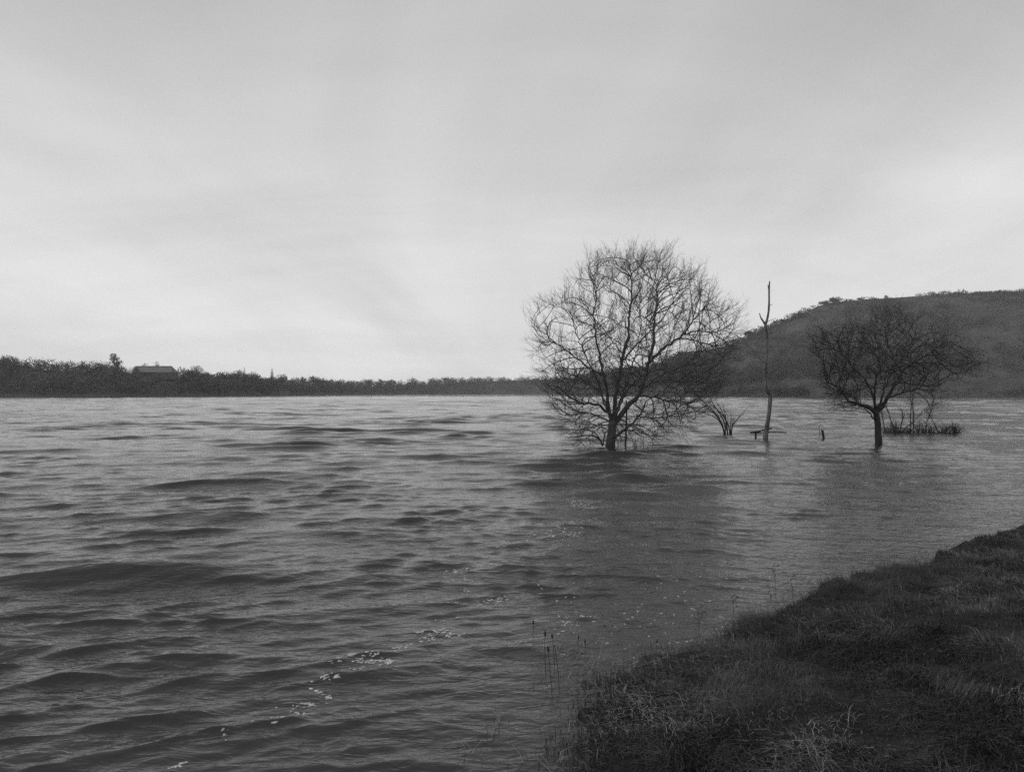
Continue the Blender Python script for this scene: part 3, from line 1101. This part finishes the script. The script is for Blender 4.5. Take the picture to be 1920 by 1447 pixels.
# tall dead pole
D2 = water_d(822)
pole = thing('dead_tree', P(1436, 822, D2), 'tall bleached dead pole of a tree standing alone in the lake', 'tree')
tp = [(1434.5, 828), (1435, 822), (1437, 806), (1440, 790), (1443, 765), (1444, 742), (1440, 735), (1435.5, 722), (1434.5, 700),
      (1436, 683), (1437.5, 660), (1438.5, 640), (1436, 615), (1435.5, 608), (1438, 600), (1441, 585), (1442, 565), (1442, 545), (1443, 527)]
tw = [9.5, 9.5, 8.5, 7.5, 7, 7, 7, 6.5, 6, 6, 5.5, 5.5, 5, 5.5, 4.2, 3.8, 3.4, 3.2, 2.2]
raw = [P(a, b_, D2 + (i % 3) * 0.05) for i, (a, b_) in enumerate(tp)]
pts = resample(raw, 0.10)
L_ = [0.0]
for i in range(1, len(raw)): L_.append(L_[-1] + (raw[i] - raw[i - 1]).length)
l2 = [0.0]
for i in range(1, len(pts)): l2.append(l2[-1] + (pts[i] - pts[i - 1]).length)
rads = [float(np.interp(q * L_[-1] / l2[-1], L_, tw)) / FPX * D2 / 2 for q in l2]
tb = TB(); tb.tube(pts, rads, 10, lump=.07); tb.build('trunk', M_deadwood, pole)
for pl, r0, dd in (([(1436, 612), (1431, 603), (1427, 597), (1424, 587)], .045, .2),
                   ([(1435, 606), (1430, 600), (1428, 596)], .03, -.15),
                   ([(1437, 604), (1446, 600), (1455, 596)], .016, .3),
                   ([(1436, 683), (1424, 671), (1410, 655), (1396, 645)], .022, .4),
                   ([(1443, 741), (1445, 730), (1447, 722), (1449, 717)], .02, -.2),
                   ([(1443, 741), (1446, 739), (1446, 737)], .03, .0),
                   ([(1442, 574), (1445, 572), (1449, 570)], .014, .2),
                   ([(1442, 548), (1440.5, 540), (1440, 534)], .028, .1),
                   ([(1437, 803), (1435, 798), (1434.5, 795)], .03, -.1)):
    tb = TB()
    q = resample(poly(pl, D2, D2 + dd), .08)
    tb.tube(q, [r0 * (1 - .6 * i / len(q)) for i in range(len(q))], 6, lump=.05)
    tb.build('branch', M_deadwood if r0 > .025 else M_twig, pole)

# drowned rail / branch at the foot of the pole
root = thing('broken_rail', P(1417, 817, D2 + .6), 'broken wooden rail on short post at foot of the dead pole', 'rail')
for nm, pl, r0 in (('rail', [(1407, 811), (1420, 809), (1432, 806), (1447, 803)], .045),
                   ('rail', [(1413, 811), (1430, 811), (1455, 810), (1475, 811)], .035),
                   ('post', [(1417, 824), (1417, 816), (1417, 810)], .055)):
    tb = TB()
    q = resample(poly(pl, D2 + .5, D2 + .6), .1)
    tb.tube(q, [r0 * (1 - .3 * i / len(q)) for i in range(len(q))], 6, lump=.08)
    tb.build(nm, M_darkbark, root)

# short leaning stump and the hooked twig beside it
dS = water_d(823)
tb = TB()
q = resample([P(1545, 830, dS), P(1544.5, 822, dS), P(1543, 813, dS), P(1541.5, 806, dS)], .06)
tb.tube(q, [.062, .06, .058, .06, .058] + [.057] * (len(q) - 5), 9, lump=.08)
tag(tb.build('stump', M_darkbark), 'short leaning stump poking from the water right of the dead pole', 'stump')
tb = TB()
dS = water_d(816)
q = resample([P(1537, 822, dS), P(1537, 810, dS), P(1535, 803, dS), P(1536, 799, dS), P(1540, 796, dS)], .06)
tb.tube(q, [.02 - .008 * i / len(q) for i in range(len(q))], 6)
tag(tb.build('hooked_twig', M_darkbark), 'thin hooked twig sticking up beside the leaning stump', 'twig')


# ------------------------------------------------------------------ grass on the bank
def blades(n, seed, zone, length, width, lean, name, mat, label):
    r = np.random.default_rng(seed)
    xs, ys = zone(r, n)
    zs = bank_z(xs, ys)
    ok = zs > -0.075
    xs, ys, zs = xs[ok], ys[ok], zs[ok]
    n = len(xs)
    clump = 0.8 + 0.4 * vnoise(xs, ys, seed + 1, 2.4) + 0.3 * vnoise(xs, ys, seed + 2, 6)
    L = length * (r.uniform(.35, 1.05, n) + (r.uniform(0, 1, n) < .07) * r.uniform(.3, 1.1, n)) * np.clip(clump, .25, 1.6)
    flow = 2.2 * vnoise(xs, ys, seed + 3, 0.9) + 1.3 * vnoise(xs, ys, seed + 4, 3.2)
    az = flow + r.normal(0, .75, n) + 3.4
    dx, dy = np.cos(az), np.sin(az)
    ln = lean * r.uniform(.3, 1.25, n)
    wx, wy = -dy * width * r.uniform(.6, 1.3, n), dx * width * r.uniform(.6, 1.3, n)
    def pt(f, bend):
        return np.stack([xs + dx * L * bend, ys + dy * L * bend, zs - .01 + L * f], 1)
    wv = np.stack([wx, wy, np.zeros(n)], 1)
    p0 = pt(0, 0); p1 = pt(.48 * (1 - .25 * ln), .30 * ln); p2 = pt(.85 * (1 - .55 * ln), .85 * ln)
    V = np.stack([p0 - wv, p0 + wv, p1 - wv * .8, p1 + wv * .8, p2], 1).reshape(-1, 3)
    b0 = np.arange(n) * 5
    F = np.concatenate([np.stack([b0, b0 + 1, b0 + 3], 1), np.stack([b0, b0 + 3, b0 + 2], 1), np.stack([b0 + 2, b0 + 3, b0 + 4], 1)])
    o = np_mesh(name, V, F, mat)
    tag(o, label, 'grass', kind='stuff')


def zone_bank(r, n):
    m = int(n * 3.2)
    x = r.uniform(-3.0, 9.5, m); y = r.uniform(2.4, 13.0, m)
    sd = shore_sd(x, y)
    dist = np.hypot(x, y)
    p = np.clip(1.15 - dist / 16, .2, 1) * sstep(-.55, .35, sd) ** 1.5 * (sd < 5)
    k = (r.uniform(0, 1, m) < p) & (np.abs(x) / np.maximum(y, .1) < 0.85)
    return x[k][:n], y[k][:n]


def zone_edge(r, n):
    x, y = zone_bank(r, n * 4)
    sd = shore_sd(x, y)
    nz_ = vnoise(x, y, 77, 1.5) + .6 * vnoise(x, y, 78, 4)
    k = (nz_ + r.normal(0, .35, len(x)) > 0.30) & (sd > -.1)
    return x[k][:n], y[k][:n]


blades(250000, 61, zone_bank, .15, .0026, 1.1, 'bank_grass', M_grass, 'dark matted grass covering the near bank, bottom right')
blades(26000, 71, zone_edge, .14, .0019, 1.15, 'dead_grass', M_straw, 'pale dead grass strands scattered through the near bank turf')


def zone_shallow(r, n):
    m = n * 6
    t_ = r.uniform(0, 1, m)
    x = r.uniform(-2.0, 7.5, m); y = r.uniform(3.2, 10.5, m)
    sd = shore_sd(x, y)
    nz_ = vnoise(x, y, 81, 1.8) + .7 * vnoise(x, y, 82, 5)
    k = (sd < 0.02) & (sd > -.95) & (nz_ - sd * -.9 > -.05)
    return x[k][:n], y[k][:n]


# drowned grass tips just beyond the waterline
r = np.random.default_rng(91)
xs, ys = zone_shallow(r, 3200)
tb = TB()
rnd = random.Random(4)
wz = waves(xs, ys)
for i in range(len(xs)):
    p = Vector((wz[0][i], wz[1][i], wz[2][i] - .03))
    a = rnd.uniform(0, 6.28); L = rnd.uniform(.05, .16); ln = rnd.uniform(.2, 1.3)
    e = Vector((math.cos(a) * ln, math.sin(a) * ln, 1)).normalized()
    tb.tube([p, p + e * L * .6, p + e * L + Vector((math.cos(a), math.sin(a), -.4)) * L * .4], [.0025, .002, .001], 3, cap=False)
tag(tb.build('drowned_grass', M_strawreed), 'sparse drowned grass tips along the flooded bank edge', 'grass', kind='stuff')

# ------------------------------------------------------------------ reeds standing in the shallows
RE = [  # px head, py head, py foot, lean px, dark head length px, pale
    (1000, 1163, 1178, 0, 7, 0, 'reed tip furthest out in the water, left of the others'),
    (1022, 1183, 1262, 2, 11, 0, 'dark-headed reed, left one of the close pair in the shallows'),
    (1035, 1188, 1250, 5, 8, 0, 'bent dark reed head, right one of the close pair in the shallows'),
    (1027, 1211, 1290, 8, 10, 0, 'dark-headed reed nearest the camera, leaning with its long stem'),
    (1040, 1210, 1290, 9, 2, 0, 'headless dark reed stem leaning left beside the nearest reed'),
    (1085, 1191, 1206, -3, 6, 0, 'short dark reed tip at the middle of the reed group'),
    (1097, 1199, 1214, 0, 8, 0, 'short upright reed tip right of the middle of the reed group'),
    (1130, 1203, 1255, -14, 1, 1, 'pale straight reed stem slanting up to the right'),
    (1232, 1200, 1214, 0, 5, 0, 'dark reed tip standing near the flooded turf edge'),
]
for px_, py_, pf, lean, hl, pale, lab in RE:
    d = water_d(max(pf, py_ + 12))
    top = P(px_, py_, d); foot = P(px_ + lean, pf + 6, d)
    root = thing('reed', foot, lab, 'reed', 'reeds in the shallows')
    m_ = (top + foot) / 2 + Vector((random.uniform(-.006, .006), 0, 0))
    tb = TB()
    q = resample([foot, m_, top], .04)
    tb.tube(q, [.0030 - .0014 * i / len(q) for i in range(len(q))], 5)
    tb.build('stem', M_strawreed if pale else M_reed, root)
    tb = TB()
    hv = (top - foot).normalized()
    L = hl / FPX * d
    tb.tube([top - hv * L, top - hv * L * .75, top - hv * L * .3, top, top + hv * .01], [.003, .0072, .0075, .005, .001], 7, lump=.2)
    tb.build('seed_head', M_reed if not pale else M_strawreed, root)
# dead weeds with small seed clusters in the shallows
WE = [(1307, 1138, 1172, 'forked dead weed standing in water left of the bank tip'),
      (1450, 1070, 1100, 'thin dead weed rising from water beyond the bank, furthest out'),
      (1442, 1100, 1130, 'wispy dead weed in water just off the bank tip'),
      (1482, 1086, 1112, 'twiggy dead weed beside the bank, left of the tallest bank grass'),
      (1372, 1120, 1150, 'faint dead weed stalk in water between the two nearer weeds')]
for px_, py_, pf, lab in WE:
    d = water_d(pf)
    foot = P(px_ + 3, pf + 5, d); top = P(px_, py_, d)
    root = thing('dead_weed', foot, lab, 'weed', 'dead weeds in the shallows')
    rnd = random.Random(int(px_))
    tb = TB()
    q = resample([foot, (foot + top) / 2 + Vector((.01, 0, 0)), top], .03)
    tb.tube(q, [.0028 - .0014 * i / len(q) for i in range(len(q))], 5)
    tb.build('stem', M_reed, root)
    for k in range(7):
        s = q[rnd.randrange(len(q) // 3, len(q))]
        e = s + Vector((rnd.uniform(-.07, .07), rnd.uniform(-.05, .05), rnd.uniform(.0, .07)))
        tb = TB()
        tb.tube([s, (s + e) / 2 + Vector((0, 0, .01)), e, e + (e - s) * .15], [.0014, .0014, .005, .001], 5, lump=.3)
        tb.build('side_shoot', M_reed, root)

# ------------------------------------------------------------------ foam
fr = random.Random(33)
streaks = [  # pixel polyline, number, spread px, size
    ([(690, 1240), (760, 1205), (820, 1180), (880, 1120), (870, 1085), (915, 1050), (960, 1025), (1020, 1000), (1065, 985), (1085, 960), (1085, 935)], 420, 12, .011),
    ([(640, 1232), (735, 1245)], 70, 6, .013),
    ([(800, 1195), (850, 1190)], 60, 6, .011),
    ([(860, 1130), (895, 1128), (940, 1122)], 60, 4, .011),
    ([(1040, 1010), (1100, 975)], 130, 12, .012),
    ([(1180, 1020), (1215, 1022)], 22, 5, .011),
    ([(950, 1215), (1050, 1180), (1100, 1150)], 60, 9, .008),
    ([(560, 1330), (640, 1250)], 90, 20, .011),
    ([(300, 1420), (560, 1330)], 60, 26, .010),
]
FP = []
for pl, n, spd, sz in streaks:
    for k in range(max(3, n // 7)):
        f = fr.random() * (len(pl) - 1)
        i = min(int(f), len(pl) - 2); g = f - i
        cx_ = pl[i][0] * (1 - g) + pl[i + 1][0] * g + fr.gauss(0, spd)
        cy_ = pl[i][1] * (1 - g) + pl[i + 1][1] * g + fr.gauss(0, spd * .45)
        m_ = fr.choice((1, 2, 3, 5, 8, 14))
        slope = fr.gauss(-.05, .25)
        for j in range(m_):                      # a scum patch: overlapping slivers strung along the ripple
            dx_ = fr.gauss(0, 1.5 + 1.1 * m_)
            px_ = cx_ + dx_; py_ = cy_ + dx_ * slope + fr.gauss(0, .8 + .12 * m_)
            d = water_d(py_)
            FP.append(((px_ - CX) / FPX * d, d, sz * fr.uniform(.2, .95)))
for k in range(210):      # loose flecks in the shallows
    px_ = fr.uniform(1000, 1560); py_ = fr.uniform(915, 1235)
    if fr.random() < .5: py_ = fr.uniform(1080, 1235)
    d = water_d(py_)
    FP.append(((px_ - CX) / FPX * d, d, fr.uniform(.0025, .008)))
FP = [q for q in FP]
FA = np.array(FP)
sdv = shore_sd(FA[:, 0], FA[:, 1])
FA = FA[sdv < -.05]
V, F = [], []
fx, fy, fz = waves(FA[:, 0], FA[:, 1])
for i in range(len(FA)):
    s = FA[i, 2]
    k = 9
    a0 = fr.uniform(0, 6.28)
    el = fr.uniform(1.5, 4.2)
    rx = []
    for j in range(k):
        a = 2 * math.pi * j / k
        q = s * fr.uniform(.45, 1.25)
        rx.append((q * math.cos(a) * el, q * math.sin(a)))
    ang = fr.gauss(0.15, .45)
    ca, sa = math.cos(ang), math.sin(ang)
    ux = np.array([FA[i, 0] + ca * p_ - sa * q_ for p_, q_ in rx] + [FA[i, 0]] + [FA[i, 0] + .6 * (ca * p_ - sa * q_) for p_, q_ in rx])
    uy = np.array([FA[i, 1] + sa * p_ + ca * q_ for p_, q_ in rx] + [FA[i, 1]] + [FA[i, 1] + .6 * (sa * p_ + ca * q_) for p_, q_ in rx])
    V.append((ux, uy))
UX = np.concatenate([v_[0] for v_ in V]); UY = np.concatenate([v_[1] for v_ in V])
wx_, wy_, wz_ = waves(UX, UY)
cnt = len(FA)
for i in range(cnt):
    o = i * 19
    wz_[o:o + 9] -= .004
    wz_[o + 9] += .005 + FA[i, 2] * .18
    wz_[o + 10:o + 19] += .004 + FA[i, 2] * .12
    for j in range(9):
        j2 = (j + 1) % 9
        F.append((o + j, o + j2, o + 10 + j2)); F.append((o + j, o + 10 + j2, o + 10 + j)); F.append((o + 10 + j, o + 10 + j2, o + 9))
foam = np_mesh('foam', np.stack([wx_, wy_, wz_], 1), np.array(F), M_foam, smooth=True)
tag(foam, 'white foam flecks drifting in a streak across the near water', 'foam', kind='stuff')

# ------------------------------------------------------------------ damp air over the lake
hv = [(-2600, -120, -3.2), (2600, -120, -3.2), (2600, 2900, -3.2), (-2600, 2900, -3.2),
      (-2600, -120, 190), (2600, -120, 190), (2600, 2900, 190), (-2600, 2900, 190)]
hf = [(0, 3, 2, 1), (4, 5, 6, 7), (0, 1, 5, 4), (1, 2, 6, 5), (2, 3, 7, 6), (3, 0, 4, 7)]
M_haze = bpy.data.materials.new('damp_air')
M_haze.use_nodes = True
t = M_haze.node_tree
t.nodes.clear()
pv = N(t, 'ShaderNodeVolumePrincipled')
pv.inputs['Color'].default_value = (0.92, 0.92, 0.92, 1)
pv.inputs['Density'].default_value = 0.00019
om = N(t, 'ShaderNodeOutputMaterial')
t.links.new(pv.outputs[0], om.inputs['Volume'])
haze = make_obj('haze', hv, hf, M_haze)
tag(haze, kind='stuff')
